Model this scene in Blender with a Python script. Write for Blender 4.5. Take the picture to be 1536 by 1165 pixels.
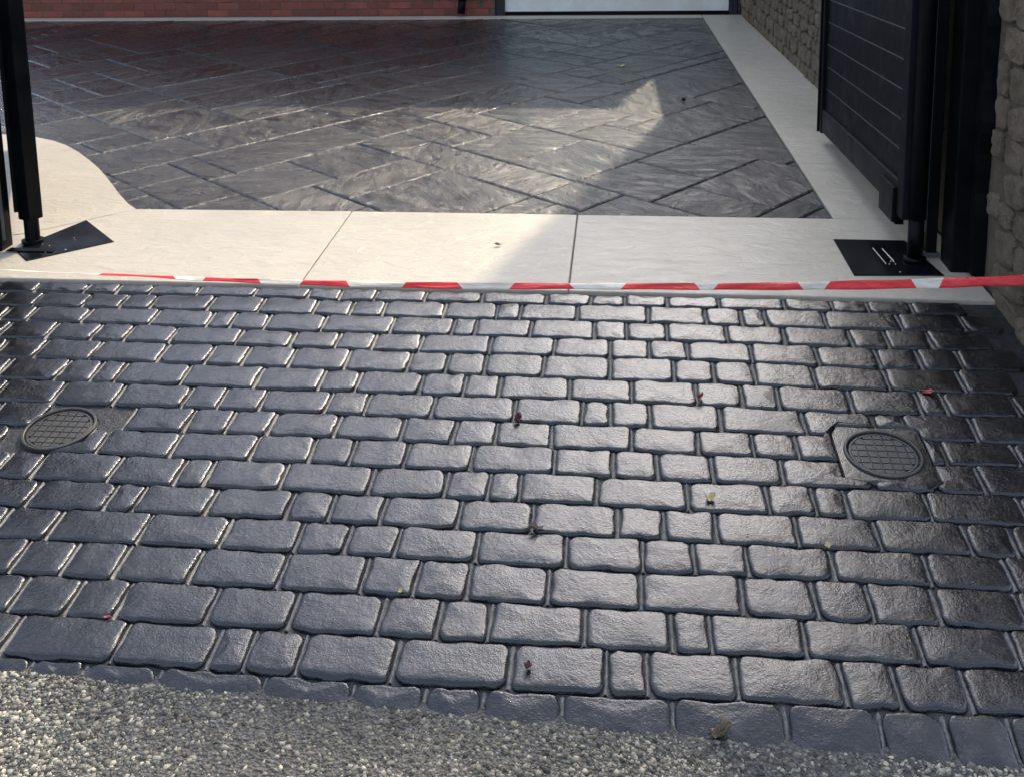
import bpy, bmesh, math, random
import numpy as np
from mathutils import Vector, Matrix, noise as mnoise

SC = bpy.context.scene
for _o in list(bpy.data.objects):
    bpy.data.objects.remove(_o)

# ------------------------------------------------------------------ camera
# world: X right across the gateway, Y into the courtyard, Z up; gateway kerb line is z = 0
FPX, CX, CY, H = 1540.0, 768.0, 141.0, 1.33
def _ray(x, y): return np.array([x - CX, y - CY, FPX], float)
_v = _ray(905, 9300); _v /= np.linalg.norm(_v)
_d = _ray(931, -113); _d -= _v * (_d @ _v); _d /= np.linalg.norm(_d)
RW = np.array([np.cross(_d, -_v), _d, -_v])

cam = bpy.data.cameras.new('camera')
cam.sensor_fit = 'HORIZONTAL'; cam.sensor_width = 36.0
cam.lens = 36.0 * FPX / 1536.0
cam.shift_y = -(582.5 - CY) / 1536.0
cam.clip_start = 0.05; cam.clip_end = 2000.0
cam_ob = bpy.data.objects.new('camera', cam)
SC.collection.objects.link(cam_ob)
_r, _u, _b = RW @ np.array([1, 0, 0]), -(RW @ np.array([0, 1, 0])), -(RW @ np.array([0, 0, 1]))
cam_ob.matrix_world = Matrix(((_r[0], _u[0], _b[0], 0), (_r[1], _u[1], _b[1], 0), (_r[2], _u[2], _b[2], H), (0, 0, 0, 1)))
SC.camera = cam_ob

# ------------------------------------------------------------------ light
SUN_AZ, SUN_EL = math.radians(17.5), math.radians(38.0)
world = bpy.data.worlds.new('World'); SC.world = world; world.use_nodes = True
_n = world.node_tree.nodes; _bg = _n['Background']
sky = _n.new('ShaderNodeTexSky'); sky.sky_type = 'NISHITA'; sky.sun_disc = False
sky.sun_elevation = SUN_EL; sky.sun_rotation = SUN_AZ
sky.air_density = 1.0; sky.dust_density = 5.0; sky.ozone_density = 4.5
# thin high cloud over the whole dome, slightly uneven
_tc = _n.new('ShaderNodeTexCoord'); _cn = _n.new('ShaderNodeTexNoise'); _cn.inputs['Scale'].default_value = 2.2; _cn.inputs['Detail'].default_value = 5.0
_cr = _n.new('ShaderNodeValToRGB'); _cr.color_ramp.elements[0].position = 0.3; _cr.color_ramp.elements[0].color = (0.95, 0.98, 0.96, 1); _cr.color_ramp.elements[1].position = 0.72; _cr.color_ramp.elements[1].color = (1.8, 1.84, 1.80, 1)
_ad = _n.new('ShaderNodeMix'); _ad.data_type = 'RGBA'; _ad.blend_type = 'ADD'; _ad.inputs[0].default_value = 1.0
world.node_tree.links.new(_tc.outputs['Generated'], _cn.inputs['Vector']); world.node_tree.links.new(_cn.outputs['Fac'], _cr.inputs[0])
world.node_tree.links.new(sky.outputs[0], _ad.inputs[6]); world.node_tree.links.new(_cr.outputs[0], _ad.inputs[7])
world.node_tree.links.new(_ad.outputs[2], _bg.inputs[0]); _bg.inputs[1].default_value = 0.15
sun = bpy.data.lights.new('sun', 'SUN'); sun.energy = 2.0; sun.angle = math.radians(0.53); sun.color = (1.0, 0.86, 0.64)
sun_ob = bpy.data.objects.new('sun', sun); SC.collection.objects.link(sun_ob)
SUN_DIR = Vector((math.cos(SUN_EL) * math.sin(SUN_AZ), math.cos(SUN_EL) * math.cos(SUN_AZ), math.sin(SUN_EL)))
sun_ob.rotation_euler = SUN_DIR.to_track_quat('Z', 'Y').to_euler(); sun_ob.location = (6, 20, 20)
SC.view_settings.view_transform = 'Standard'; SC.view_settings.look = 'None'
SC.view_settings.exposure = 0.82; SC.view_settings.gamma = 1.0; SC.view_settings.use_curve_mapping = False

# ------------------------------------------------------------------ ground surfaces
YG = 3.5574581                                      # kerb line of the gateway
S_C, S_A = 0.06, 0.13                               # fall of courtyard and of apron
def unplane(x, y, s, off=0.0):
    r = RW @ _ray(x, y); t = (off - s * YG - H) / (r[2] - s * r[1])
    return np.array([r[0] * t, r[1] * t, H + r[2] * t])
def court(x, y): return unplane(x, y, S_C)
def zc(Y): return S_C * (Y - YG)
S_E = 0.42; HINGE = 1.875                                       # apron rolls down to the road in front of this line
def za(Y): return S_A * (Y - YG) if Y >= HINGE else S_A * (HINGE - YG) + S_E * (Y - HINGE)
def apron(x, y):
    p = unplane(x, y, S_A)
    if p[1] >= HINGE: return p
    r = RW @ _ray(x, y); z0 = S_A * (HINGE - YG)
    t = (z0 - S_E * HINGE - H) / (r[2] - S_E * r[1])
    return np.array([r[0] * t, r[1] * t, H + r[2] * t])
def yplane(x, y, Y):
    r = RW @ _ray(x, y); t = Y / r[1]
    return np.array([r[0] * t, Y, H + r[2] * t])

# ------------------------------------------------------------------ helpers
RND = random.Random(7)
COL = SC.collection
def tag(o, label=None, cat=None, group=None, kind=None):
    if label: o['label'] = label
    if cat: o['category'] = cat
    if group: o['group'] = group
    if kind: o['kind'] = kind
    return o
def empty(name, loc=(0, 0, 0)):
    o = bpy.data.objects.new(name, None); o.location = loc; o.empty_display_size = 0.1
    COL.objects.link(o); return o
def mesh(name, verts, faces, mat=None, smooth=False, mats=None, midx=None):
    m = bpy.data.meshes.new(name); m.from_pydata([tuple(map(float, v)) for v in verts], [], faces); m.update()
    for q in (mats or [mat]): m.materials.append(q)
    if midx is not None: m.polygons.foreach_set('material_index', midx)
    m.polygons.foreach_set('use_smooth', [smooth] * len(m.polygons))
    return m
def obj(name, m, parent=None, loc=(0, 0, 0), rot=(0, 0, 0)):
    o = bpy.data.objects.new(name, m); o.location = loc; o.rotation_euler = rot
    if parent is not None: o.parent = parent
    COL.objects.link(o); return o
class MB:
    """collects shapes; build() links them as one mesh object relative to its parent"""
    def __init__(s): s.v, s.f, s.m = [], [], []
    def add(s, v, f, m=0):
        k = len(s.v); s.v += [tuple(p) for p in v]; s.f += [tuple(i + k for i in q) for q in f]; s.m += [m] * len(f); return s
    def box(s, x0, x1, y0, y1, z0, z1, b=0.0, m=0):
        bm = bmesh.new(); bmesh.ops.create_cube(bm, size=1.0)
        for v in bm.verts:
            v.co = ((x0 + x1) / 2 + v.co.x * (x1 - x0), (y0 + y1) / 2 + v.co.y * (y1 - y0), (z0 + z1) / 2 + v.co.z * (z1 - z0))
        if b > 0: bmesh.ops.bevel(bm, geom=list(bm.edges), offset=b, segments=2, profile=0.7, affect='EDGES')
        bm.verts.index_update(); s.add([v.co[:] for v in bm.verts], [[v.index for v in f.verts] for f in bm.faces], m); bm.free(); return s
    def tube(s, p0, p1, r0, r1=None, n=20, m=0, cap=True):
        r1 = r0 if r1 is None else r1
        p0, p1 = Vector(p0), Vector(p1); q = (p1 - p0).to_track_quat('Z', 'Y'); v, f = [], []
        for p, r in ((p0, r0), (p1, r1)):
            for i in range(n):
                a = 2 * math.pi * i / n; v.append((p + q @ Vector((r * math.cos(a), r * math.sin(a), 0)))[:])
        f = [(i, (i + 1) % n, n + (i + 1) % n, n + i) for i in range(n)]
        if cap: f += [tuple(range(n))[::-1], tuple(range(n, 2 * n))]
        return s.add(v, f, m)
    def prism(s, poly, z0f, z1f, b=0.0, m=0):
        """vertical prism over a CCW polygon; z0f/z1f give bottom and top at (x, y); top edge chamfered by b"""
        n = len(poly); c = np.mean(np.array(poly), axis=0)
        top = poly if b == 0 else inset(poly, b)
        v = [(x, y, z0f(x, y)) for x, y in poly] + [(x, y, z1f(x, y) - b) for x, y in poly] + [(x, y, z1f(x, y)) for x, y in top]
        f = []
        for k in (0, n):
            f += [(k + i, k + (i + 1) % n, k + n + (i + 1) % n, k + n + i) for i in range(n)]
        f.append(tuple(range(2 * n, 3 * n))); return s.add(v, f, m)
    def build(s, name, mat, parent=None, smooth=False, origin=None, mats=None):
        o0 = np.array(parent.location if (parent is not None and origin is None) else (origin if origin is not None else (0, 0, 0)))
        v = [np.array(p) - o0 for p in s.v]
        me = mesh(name, v, s.f, mat, smooth, mats, s.m if mats else None)
        o = obj(name, me, parent)
        if origin is not None:
            o.location = np.array(origin) - (np.array(parent.location) if parent is not None else 0)
        return o
def inset(poly, b):
    n = len(poly); out = []
    for i in range(n):
        p0, p1, p2 = [np.array(poly[(i + k) % n], float) for k in (-1, 0, 1)]
        d1, d2 = p1 - p0, p2 - p1
        d1 /= max(np.linalg.norm(d1), 1e-9); d2 /= max(np.linalg.norm(d2), 1e-9)
        n1, n2 = np.array([-d1[1], d1[0]]), np.array([-d2[1], d2[0]])
        k = n1 + n2; L = k @ k
        out.append(tuple(p1 + (k * 2 / L * b if L > 0.3 else n1 * b)))
    return out
def clip(poly, a, b, c):
    """keep the side a*x + b*y <= c"""
    out = []
    for i in range(len(poly)):
        p, q = poly[i], poly[(i + 1) % len(poly)]
        dp, dq = a * p[0] + b * p[1] - c, a * q[0] + b * q[1] - c
        if dp <= 0: out.append(p)
        if dp * dq < 0:
            t = dp / (dp - dq); out.append((p[0] + (q[0] - p[0]) * t, p[1] + (q[1] - p[1]) * t))
    return out
def bevel_mod(o, w=0.004, seg=2):
    m = o.modifiers.new('bevel', 'BEVEL'); m.width = w; m.segments = seg; m.limit_method = 'ANGLE'; return o

# ------------------------------------------------------------------ materials
class NT:
    def __init__(s, name):
        s.mat = bpy.data.materials.new(name); s.mat.use_nodes = True
        s.t = s.mat.node_tree; s.bsdf = s.t.nodes['Principled BSDF']
        g = s.t.nodes.new('ShaderNodeNewGeometry'); s.pos = g.outputs['Position']
    def n(s, typ, **kw):
        nd = s.t.nodes.new(typ)
        for k, v in kw.items():
            if hasattr(nd, k): setattr(nd, k, v)
        return nd
    def link(s, a, b): s.t.links.new(a, b)
    def scaled(s, sx, sy, sz, rotz=0.0):
        m = s.n('ShaderNodeMapping'); m.inputs['Scale'].default_value = (sx, sy, sz); m.inputs['Rotation'].default_value = (0, 0, rotz)
        s.link(s.pos, m.inputs['Vector']); return m.outputs[0]
    def noise(s, scale, detail=4, rough=0.55, vec=None, dist=0.0):
        nd = s.n('ShaderNodeTexNoise'); nd.inputs['Scale'].default_value = scale; nd.inputs['Detail'].default_value = detail
        nd.inputs['Roughness'].default_value = rough; nd.inputs['Distortion'].default_value = dist
        s.link(vec if vec is not None else s.pos, nd.inputs['Vector']); return nd.outputs['Fac']
    def voro(s, scale, feature='F1', vec=None, out='Distance'):
        nd = s.n('ShaderNodeTexVoronoi', feature=feature); nd.inputs['Scale'].default_value = scale
        s.link(vec if vec is not None else s.pos, nd.inputs['Vector']); return nd.outputs[out]
    def ramp(s, fac, stops):
        r = s.n('ShaderNodeValToRGB'); e = r.color_ramp.elements
        e[0].position, e[0].color = stops[0][0], (*stops[0][1], 1) if isinstance(stops[0][1], tuple) else (stops[0][1],) * 3 + (1,)
        for i, (p, c) in enumerate(stops[1:]):
            q = e[1] if i == 0 else e.new(p)
            q.position = p; q.color = (*c, 1) if isinstance(c, tuple) else (c, c, c, 1)
        s.link(fac, r.inputs[0]); return r.outputs[0]
    def mix(s, fac, a, b, mode='MIX'):
        m = s.n('ShaderNodeMix'); m.data_type = 'RGBA'; m.blend_type = mode
        for sock, v in ((0, fac), (6, a), (7, b)):
            if isinstance(v, (int, float)): m.inputs[sock].default_value = v
            elif isinstance(v, tuple): m.inputs[sock].default_value = (*v, 1)
            else: s.link(v, m.inputs[sock])
        return m.outputs[2]
    def math(s, op, a, b):
        m = s.n('ShaderNodeMath', operation=op)
        for i, v in enumerate((a, b)):
            if isinstance(v, (int, float)): m.inputs[i].default_value = v
            else: s.link(v, m.inputs[i])
        return m.outputs[0]
    def bump(s, h, strength, dist, prev=None):
        b = s.n('ShaderNodeBump'); b.inputs['Strength'].default_value = strength; b.inputs['Distance'].default_value = dist
        s.link(h, b.inputs['Height'])
        if prev is not None: s.link(prev, b.inputs['Normal'])
        return b.outputs[0]
    def set(s, **kw):
        for k, v in kw.items():
            i = s.bsdf.inputs[k.replace('_', ' ')]
            if isinstance(v, tuple): i.default_value = (*v, 1) if len(v) == 3 else v
            elif isinstance(v, (int, float)): i.default_value = v
            else: s.link(v, i)
        return s.mat
    def objrand(s):
        return s.n('ShaderNodeObjectInfo').outputs['Random']

def mat_sett():
    t = NT('sealed_black_cobble'); big = t.noise(5, 4); mid = t.noise(42, 6, 0.62); fine = t.noise(260, 5, 0.65); pit = t.voro(300); worn = t.noise(16, 7, 0.7)
    rnd = t.objrand()
    base = t.ramp(mid, [(0.3, (0.004, 0.0042, 0.005)), (0.75, (0.014, 0.0145, 0.016))])
    base = t.mix(t.ramp(worn, [(0.52, 0.0), (0.72, 0.55)]), base, (0.085, 0.084, 0.080))
    base = t.mix(t.math('MULTIPLY', rnd, 0.55), base, (0.009, 0.010, 0.014))
    rgh = t.ramp(t.mix(0.5, big, worn), [(0.32, 0.09), (0.52, 0.15), (0.70, 0.36)])
    rgh2 = t.math('ADD', rgh, t.math('MULTIPLY', rnd, 0.10))
    gran = t.noise(115, 4, 0.6)
    b = t.bump(mid, 0.36, 0.006); b = t.bump(gran, 0.27, 0.0042, b); b = t.bump(fine, 0.4, 0.0016, b); b = t.bump(pit, 0.3, 0.001, b)
    return t.set(Base_Color=base, Roughness=rgh2, Normal=b, Coat_Normal=b, Specular_IOR_Level=0.4, Coat_Weight=0.85, Coat_Roughness=0.06)
def mat_bed():
    t = NT('sealed_dark_bed'); mid = t.noise(60, 4); fine = t.noise(300, 3)
    base = t.ramp(mid, [(0.3, (0.012, 0.012, 0.014)), (0.75, (0.05, 0.05, 0.05))])
    b = t.bump(mid, 0.6, 0.006); b = t.bump(fine, 0.6, 0.002, b)
    return t.set(Base_Color=base, Roughness=0.45, Normal=b)
def mat_mortar():
    t = NT('sealed_joint_mortar'); mid = t.noise(70, 5, 0.65); fine = t.noise(300, 3)
    base = t.ramp(mid, [(0.3, (0.05, 0.05, 0.048)), (0.72, (0.26, 0.25, 0.23))])
    b = t.bump(mid, 0.8, 0.006); b = t.bump(fine, 0.6, 0.002, b)
    return t.set(Base_Color=base, Roughness=0.40, Normal=b, Specular_IOR_Level=0.6)
def mat_slate():
    t = NT('sealed_black_slate')
    # riven cleavage: layered ridges whose lie changes from slate to slate
    rnd = t.objrand()
    rot = t.n('ShaderNodeVectorRotate', rotation_type='Z_AXIS'); t.link(t.pos, rot.inputs['Vector'])
    t.link(t.math('MULTIPLY', rnd, 5.0), rot.inputs['Angle'])
    mp = t.n('ShaderNodeMapping'); mp.inputs['Scale'].default_value = (3.0, 8.0, 4.0); t.link(rot.outputs[0], mp.inputs['Vector'])
    riv = t.noise(1.6, 9, 0.66, mp.outputs[0], 1.2)
    step = t.ramp(riv, [(0.30, 0.0), (0.40, 0.25), (0.43, 0.5), (0.52, 0.6), (0.56, 0.85), (0.72, 1.0)])
    fine = t.noise(95, 7, 0.7); grain = t.noise(260, 4, 0.6); big = t.noise(2.6, 4); patch = t.noise(0.95, 7, 0.64, mp.outputs[0], 0.7)
    base = t.ramp(riv, [(0.3, (0.006, 0.0065, 0.008)), (0.7, (0.018, 0.0185, 0.021))])
    base = t.mix(t.math('MULTIPLY', rnd, 0.5), base, (0.007, 0.007, 0.010))
    rgh = t.ramp(t.mix(0.75, big, patch), [(0.40, 0.17), (0.485, 0.26), (0.54, 0.52), (0.62, 0.60)])
    b = t.bump(step, 0.5, 0.010); b = t.bump(riv, 0.42, 0.026, b); b = t.bump(fine, 0.45, 0.0045, b); b = t.bump(grain, 0.4, 0.0016, b)
    return t.set(Base_Color=base, Roughness=rgh, Normal=b, Coat_Normal=b, Specular_IOR_Level=0.4, Coat_Weight=0.65, Coat_Roughness=0.10)
def mat_pale(name='pale_sealed_concrete'):
    t = NT(name); big = t.noise(1.6, 4); mid = t.noise(9, 6, 0.6, t.scaled(1, 1.8, 1), 1.0); fine = t.noise(120, 4)
    base = t.ramp(big, [(0.3, (0.56, 0.495, 0.385)), (0.7, (0.63, 0.56, 0.44))])
    base = t.mix(t.ramp(t.noise(30, 6, 0.7), [(0.56, 0.0), (0.78, 0.5)]), base, (0.44, 0.39, 0.31))
    base = t.mix(t.ramp(t.noise(0.9, 5, 0.6), [(0.5, 0.0), (0.72, 0.30)]), base, (0.42, 0.385, 0.32))
    scuff = t.noise(5, 8, 0.7, t.scaled(1, 3.5, 1), 1.5)
    base = t.mix(t.ramp(scuff, [(0.56, 0.0), (0.64, 0.28), (0.66, 0.0)]), base, (0.33, 0.30, 0.25))
    b = t.bump(mid, 0.6, 0.014); b = t.bump(scuff, 0.4, 0.008, b); b = t.bump(fine, 0.3, 0.0016, b)
    return t.set(Base_Color=base, Roughness=t.ramp(mid, [(0.3, 0.30), (0.7, 0.5)]), Normal=b)
def mat_asphalt():
    t = NT('worn_asphalt'); v = t.voro(150, out='Color'); d = t.voro(150); big = t.noise(2.2, 4)
    base = t.mix(t.ramp(big, [(0.35, 0.0), (0.65, 1.0)]), (0.05, 0.047, 0.040), (0.10, 0.092, 0.075))
    base = t.mix(0.5, base, t.ramp(v, [(0.2, 0.02), (0.8, 0.16)]))
    return t.set(Base_Color=base, Roughness=0.85, Normal=t.bump(d, 0.9, 0.006))
def mat_chip():
    t = NT('road_chippings'); a = t.n('ShaderNodeAttribute', attribute_name='tone'); big = t.noise(2.2, 4)
    col = t.ramp(a.outputs['Fac'], [(0.0, (0.036, 0.034, 0.028)), (0.35, (0.155, 0.145, 0.115)), (0.7, (0.35, 0.32, 0.25)), (1.0, (0.66, 0.58, 0.43))])
    return t.set(Base_Color=col, Roughness=0.75, Normal=t.bump(t.noise(400, 3), 0.4, 0.001))
def mat_stone(col1, col2, name):
    t = NT(name); mid = t.noise(14, 6, 0.65); fine = t.noise(90, 5, 0.7)
    base = t.ramp(mid, [(0.28, col1), (0.72, col2)])
    base = t.mix(t.math('MULTIPLY', t.objrand(), 0.55), base, (0.20, 0.16, 0.10))
    base = t.mix(t.ramp(fine, [(0.55, 0.0), (0.75, 0.5)]), base, (0.05, 0.046, 0.038))
    b = t.bump(mid, 1.0, 0.05); b = t.bump(fine, 1.0, 0.016, b)
    return t.set(Base_Color=base, Roughness=0.95, Normal=b)
def mat_paint(name, col, rough=0.35, bumpy=0.15, dirt=0.0, spec=.5):
    t = NT(name); fine = t.noise(160, 3); mid = t.noise(7, 4)
    base = t.mix(t.ramp(mid, [(0.4, 0.0), (0.75, 1.0)]), col, tuple(min(1, c * 1.25 + 0.003) for c in col))
    if dirt: base = t.mix(t.ramp(t.noise(26, 6, 0.7), [(0.55, 0.0), (0.75, dirt)]), base, (0.22, 0.19, 0.15))
    return t.set(Base_Color=base, Roughness=t.ramp(mid, [(0.3, rough * 0.8), (0.7, min(1, rough * 1.3))]), Normal=t.bump(fine, bumpy, 0.001), Specular_IOR_Level=spec)
def mat_brick(name, col):
    t = NT(name); mid = t.noise(22, 5, 0.65); fine = t.noise(140, 3)
    base = t.ramp(mid, [(0.3, tuple(c * 0.75 for c in col)), (0.7, tuple(c * 1.15 for c in col))])
    base = t.mix(t.math('MULTIPLY', t.objrand(), 0.6), base, tuple(c * 0.62 for c in col))
    return t.set(Base_Color=base, Roughness=0.85, Normal=t.bump(fine, 0.6, 0.004))
def mat_brickwall():
    t = NT('brickwork'); m = t.n('ShaderNodeMapping'); m.inputs['Rotation'].default_value = (math.radians(-90), 0, 0); t.link(t.pos, m.inputs['Vector'])
    b = t.n('ShaderNodeTexBrick'); t.link(m.outputs[0], b.inputs['Vector'])
    b.inputs['Scale'].default_value = 1.0; b.inputs['Brick Width'].default_value = 0.225; b.inputs['Row Height'].default_value = 0.075; b.inputs['Mortar Size'].default_value = 0.010
    b.inputs['Color1'].default_value = (0.085, 0.036, 0.028, 1); b.inputs['Color2'].default_value = (0.06, 0.028, 0.023, 1); b.inputs['Mortar'].default_value = (0.10, 0.085, 0.075, 1)
    return t.set(Base_Color=b.outputs['Color'], Roughness=0.9)
def mat_leaf(name, col, col2):
    t = NT(name); m = t.noise(300, 4)
    return t.set(Base_Color=t.ramp(m, [(0.35, col), (0.65, col2)]), Roughness=0.45, Normal=t.bump(m, 0.4, 0.001))
def mat_roof():
    t = NT('dark_roof_tiles'); w = t.n('ShaderNodeTexWave'); w.inputs['Scale'].default_value = 3.0; t.link(t.pos, w.inputs['Vector'])
    return t.set(Base_Color=t.ramp(t.noise(5, 4), [(0.3, (0.05, 0.04, 0.038)), (0.7, (0.09, 0.07, 0.065))]), Roughness=0.8, Normal=t.bump(w.outputs['Fac'], 0.5, 0.02))
def mat_glass():
    t = NT('window_glass'); return t.set(Base_Color=(0.02, 0.025, 0.03), Roughness=t.ramp(t.noise(3, 2), [(0.4, 0.03), (0.6, 0.06)]))

M_SETT, M_BED, M_MORTAR, M_SLATE, M_PALE = mat_sett(), mat_bed(), mat_mortar(), mat_slate(), mat_pale()
M_ASPH, M_CHIP = mat_asphalt(), mat_chip()
M_STONE = mat_stone((0.14, 0.104, 0.068), (0.42, 0.33, 0.225), 'rubble_stone')
M_STMORT = mat_stone((0.10, 0.08, 0.058), (0.26, 0.21, 0.15), 'lime_mortar')
M_BLACK = mat_paint('black_gate_paint', (0.002, 0.0025, 0.004), 0.45, spec=.16)
M_NAVY = mat_paint('anthracite_gate_paint', (0.0035, 0.0045, 0.008), 0.5, spec=.16)
M_RAIL = mat_paint('dusty_anthracite_paint', (0.009, 0.010, 0.013), 0.5, spec=.22)
M_PLATE = mat_paint('black_plate_paint', (0.005, 0.005, 0.008), 0.16, 0.2)
M_GALV_GLINT = mat_paint('galvanised_and_groove_glint', (0.10, 0.103, 0.108), 0.5)  # steel of the posts; behind the gate slats it stands in for caught light
M_WHITE = mat_paint('white_door_paint', (0.90, 0.85, 0.73), 0.4, 0.05)
M_DFRAME = mat_paint('dark_door_frame', (0.012, 0.013, 0.018), 0.4)
M_IRON = mat_paint('worn_cast_iron', (0.055, 0.052, 0.048), 0.45, 0.5, 0.3)
M_BRICKS = [mat_brick('red_brick', (0.34, 0.098, 0.064)), mat_brick('dark_red_brick', (0.27, 0.080, 0.054))]
M_BWALL, M_ROOF, M_GLASS = mat_brickwall(), mat_roof(), mat_glass()
M_RENDER = mat_paint('grey_render', (0.16, 0.155, 0.145), 0.9, 0.6)
def mat_tape(name, c1, c2):
    t = NT(name); k = t.noise(9, 3, 0.5, t.scaled(1, 1, 6)); w = t.noise(26, 4, 0.6, t.scaled(1, 3, 4))
    return t.set(Base_Color=t.ramp(k, [(0.42, c1), (0.58, c2)]), Roughness=0.32, Normal=t.bump(w, 0.5, 0.012))
M_RED, M_TAPEW = mat_tape('red_tape_print', (0.70, 0.008, 0.012), (0.85, 0.030, 0.030)), mat_tape('white_tape_film', (0.72, 0.60, 0.47), (0.84, 0.76, 0.64))
M_SOIL = mat_stone((0.05, 0.045, 0.03), (0.10, 0.09, 0.06), 'earth')

# ------------------------------------------------------------------ setting: ground, road, apron bed
g = obj('ground', mesh('ground', [(-300, -300, -0.62), (300, -300, -0.62), (300, 300, -0.62), (-300, 300, -0.62)], [(0, 1, 2, 3)], M_SOIL))
tag(g, kind='structure')

# road: its edge line crosses the rolled foot of the apron at a slant
E0, E1 = apron(0, 1010), apron(1536, 1160)
def edge_y(X): return E0[1] + (E1[1] - E0[1]) * (X - E0[0]) / (E1[0] - E0[0])
def road_z(X, Y): return za(edge_y(X)) + 0.004 - 0.02 * (edge_y(X) - Y)
rv, rf = [], []
xs = np.concatenate([[-60, -12, -5], np.linspace(-2.6, 2.2, 49), [5, 12, 60]])
for i, X in enumerate(xs):
    Xc = min(max(X, -3), 3)
    wob = 0.006 * mnoise.noise((X * 9, 0, 0)) + 0.004 * mnoise.noise((X * 31, 3, 0))
    for dy in (0.03 + wob, -0.05, -0.25, -0.7, -3, -9, -30):
        Y = edge_y(Xc) + dy; rv.append((X, Y, road_z(Xc, max(Y, edge_y(Xc) - 3)) + 0.004 * mnoise.noise((X * 2, Y * 2, 0))))
for i in range(len(xs) - 1):
    for k in range(6): a = i * 7 + k; rf.append((a, a + 1, a + 8, a + 7))
tag(obj('road', mesh('road', rv, rf, M_ASPH, True)), kind='structure')

# loose-looking chippings of the surface dressing: nobody could count them
rng = np.random.default_rng(3)
phi = (1 + 5 ** .5) / 2
ICO = np.array([(-1, phi, 0), (1, phi, 0), (-1, -phi, 0), (1, -phi, 0), (0, -1, phi), (0, 1, phi), (0, -1, -phi), (0, 1, -phi), (phi, 0, -1), (phi, 0, 1), (-phi, 0, -1), (-phi, 0, 1)]) / 1.9
ICF = np.array([(0, 11, 5), (0, 5, 1), (0, 1, 7), (0, 7, 10), (0, 10, 11), (1, 5, 9), (5, 11, 4), (11, 10, 2), (10, 7, 6), (7, 1, 8), (3, 9, 4), (3, 4, 2), (3, 2, 6), (3, 6, 8), (3, 8, 9), (4, 9, 5), (2, 4, 11), (6, 2, 10), (8, 6, 7), (9, 8, 1)])
N = 36000
px = rng.uniform(-1.9, 1.5, N); dy = rng.uniform(0.0, 0.36, N) ** 1.0
py = np.array([edge_y(x) for x in px]) + 0.006 - dy
size = rng.uniform(0.0025, 0.0046, N) * rng.choice([.8, 1, 1, 1.1, 1.7], N)
pz = np.array([road_z(x, y) for x, y in zip(px, py)]) - 0.0012 + rng.uniform(-.0012, .0008, N)
V = ICO[None] * (1 + rng.uniform(-.42, .42, (N, 12, 1)))
V = V * size[:, None, None] * np.stack([rng.uniform(.8, 1.4, N), rng.uniform(.7, 1.2, N), rng.uniform(.5, .9, N)], 1)[:, None, :]
an = rng.uniform(0, 6.28, N); ca, sa = np.cos(an)[:, None], np.sin(an)[:, None]
V = np.stack([V[..., 0] * ca - V[..., 1] * sa, V[..., 0] * sa + V[..., 1] * ca, V[..., 2]], -1) + np.stack([px, py, pz], 1)[:, None, :]
F = ICF[None] + (np.arange(N) * 12)[:, None, None]
me = bpy.data.meshes.new('road_chippings'); me.vertices.add(N * 12); me.vertices.foreach_set('co', V.reshape(-1))
me.loops.add(N * 60); me.loops.foreach_set('vertex_index', F.reshape(-1).astype(np.int32))
me.polygons.add(N * 20); me.polygons.foreach_set('loop_start', np.arange(0, N * 60, 3, dtype=np.int32))
me.update(); me.validate()
tone = np.clip(rng.beta(2.0, 2.4, N) - .06 + np.clip(-px * .06, -.06, .08) + np.array([0.34 * mnoise.noise((x * 3.1, y * 3.1, 4)) for x, y in zip(px, py)]), 0, 1)  # random stone tone, plus sunlight painted in as lighter left side and patches
at = me.attributes.new('tone', 'FLOAT', 'POINT'); at.data.foreach_set('value', np.repeat(tone, 12))
me.materials.append(M_CHIP)
tag(obj('road_chippings', me), 'grey stone chippings of the coarse road surface', None, kind='stuff')

# ------------------------------------------------------------------ apron of cobble setts
SCL = 1536 / 520
OFF = {'L': (0, 390), 'M': (500, 390), 'R': (1016, 390), 'l': (0, 660), 'm': (500, 660), 'r': (1016, 660), 'a': (0, 930), 'b': (500, 930), 'c': (1016, 930)}
def zp(k, x, y): return OFF[k][0] + x / SCL, OFF[k][1] + y / SCL
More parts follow.
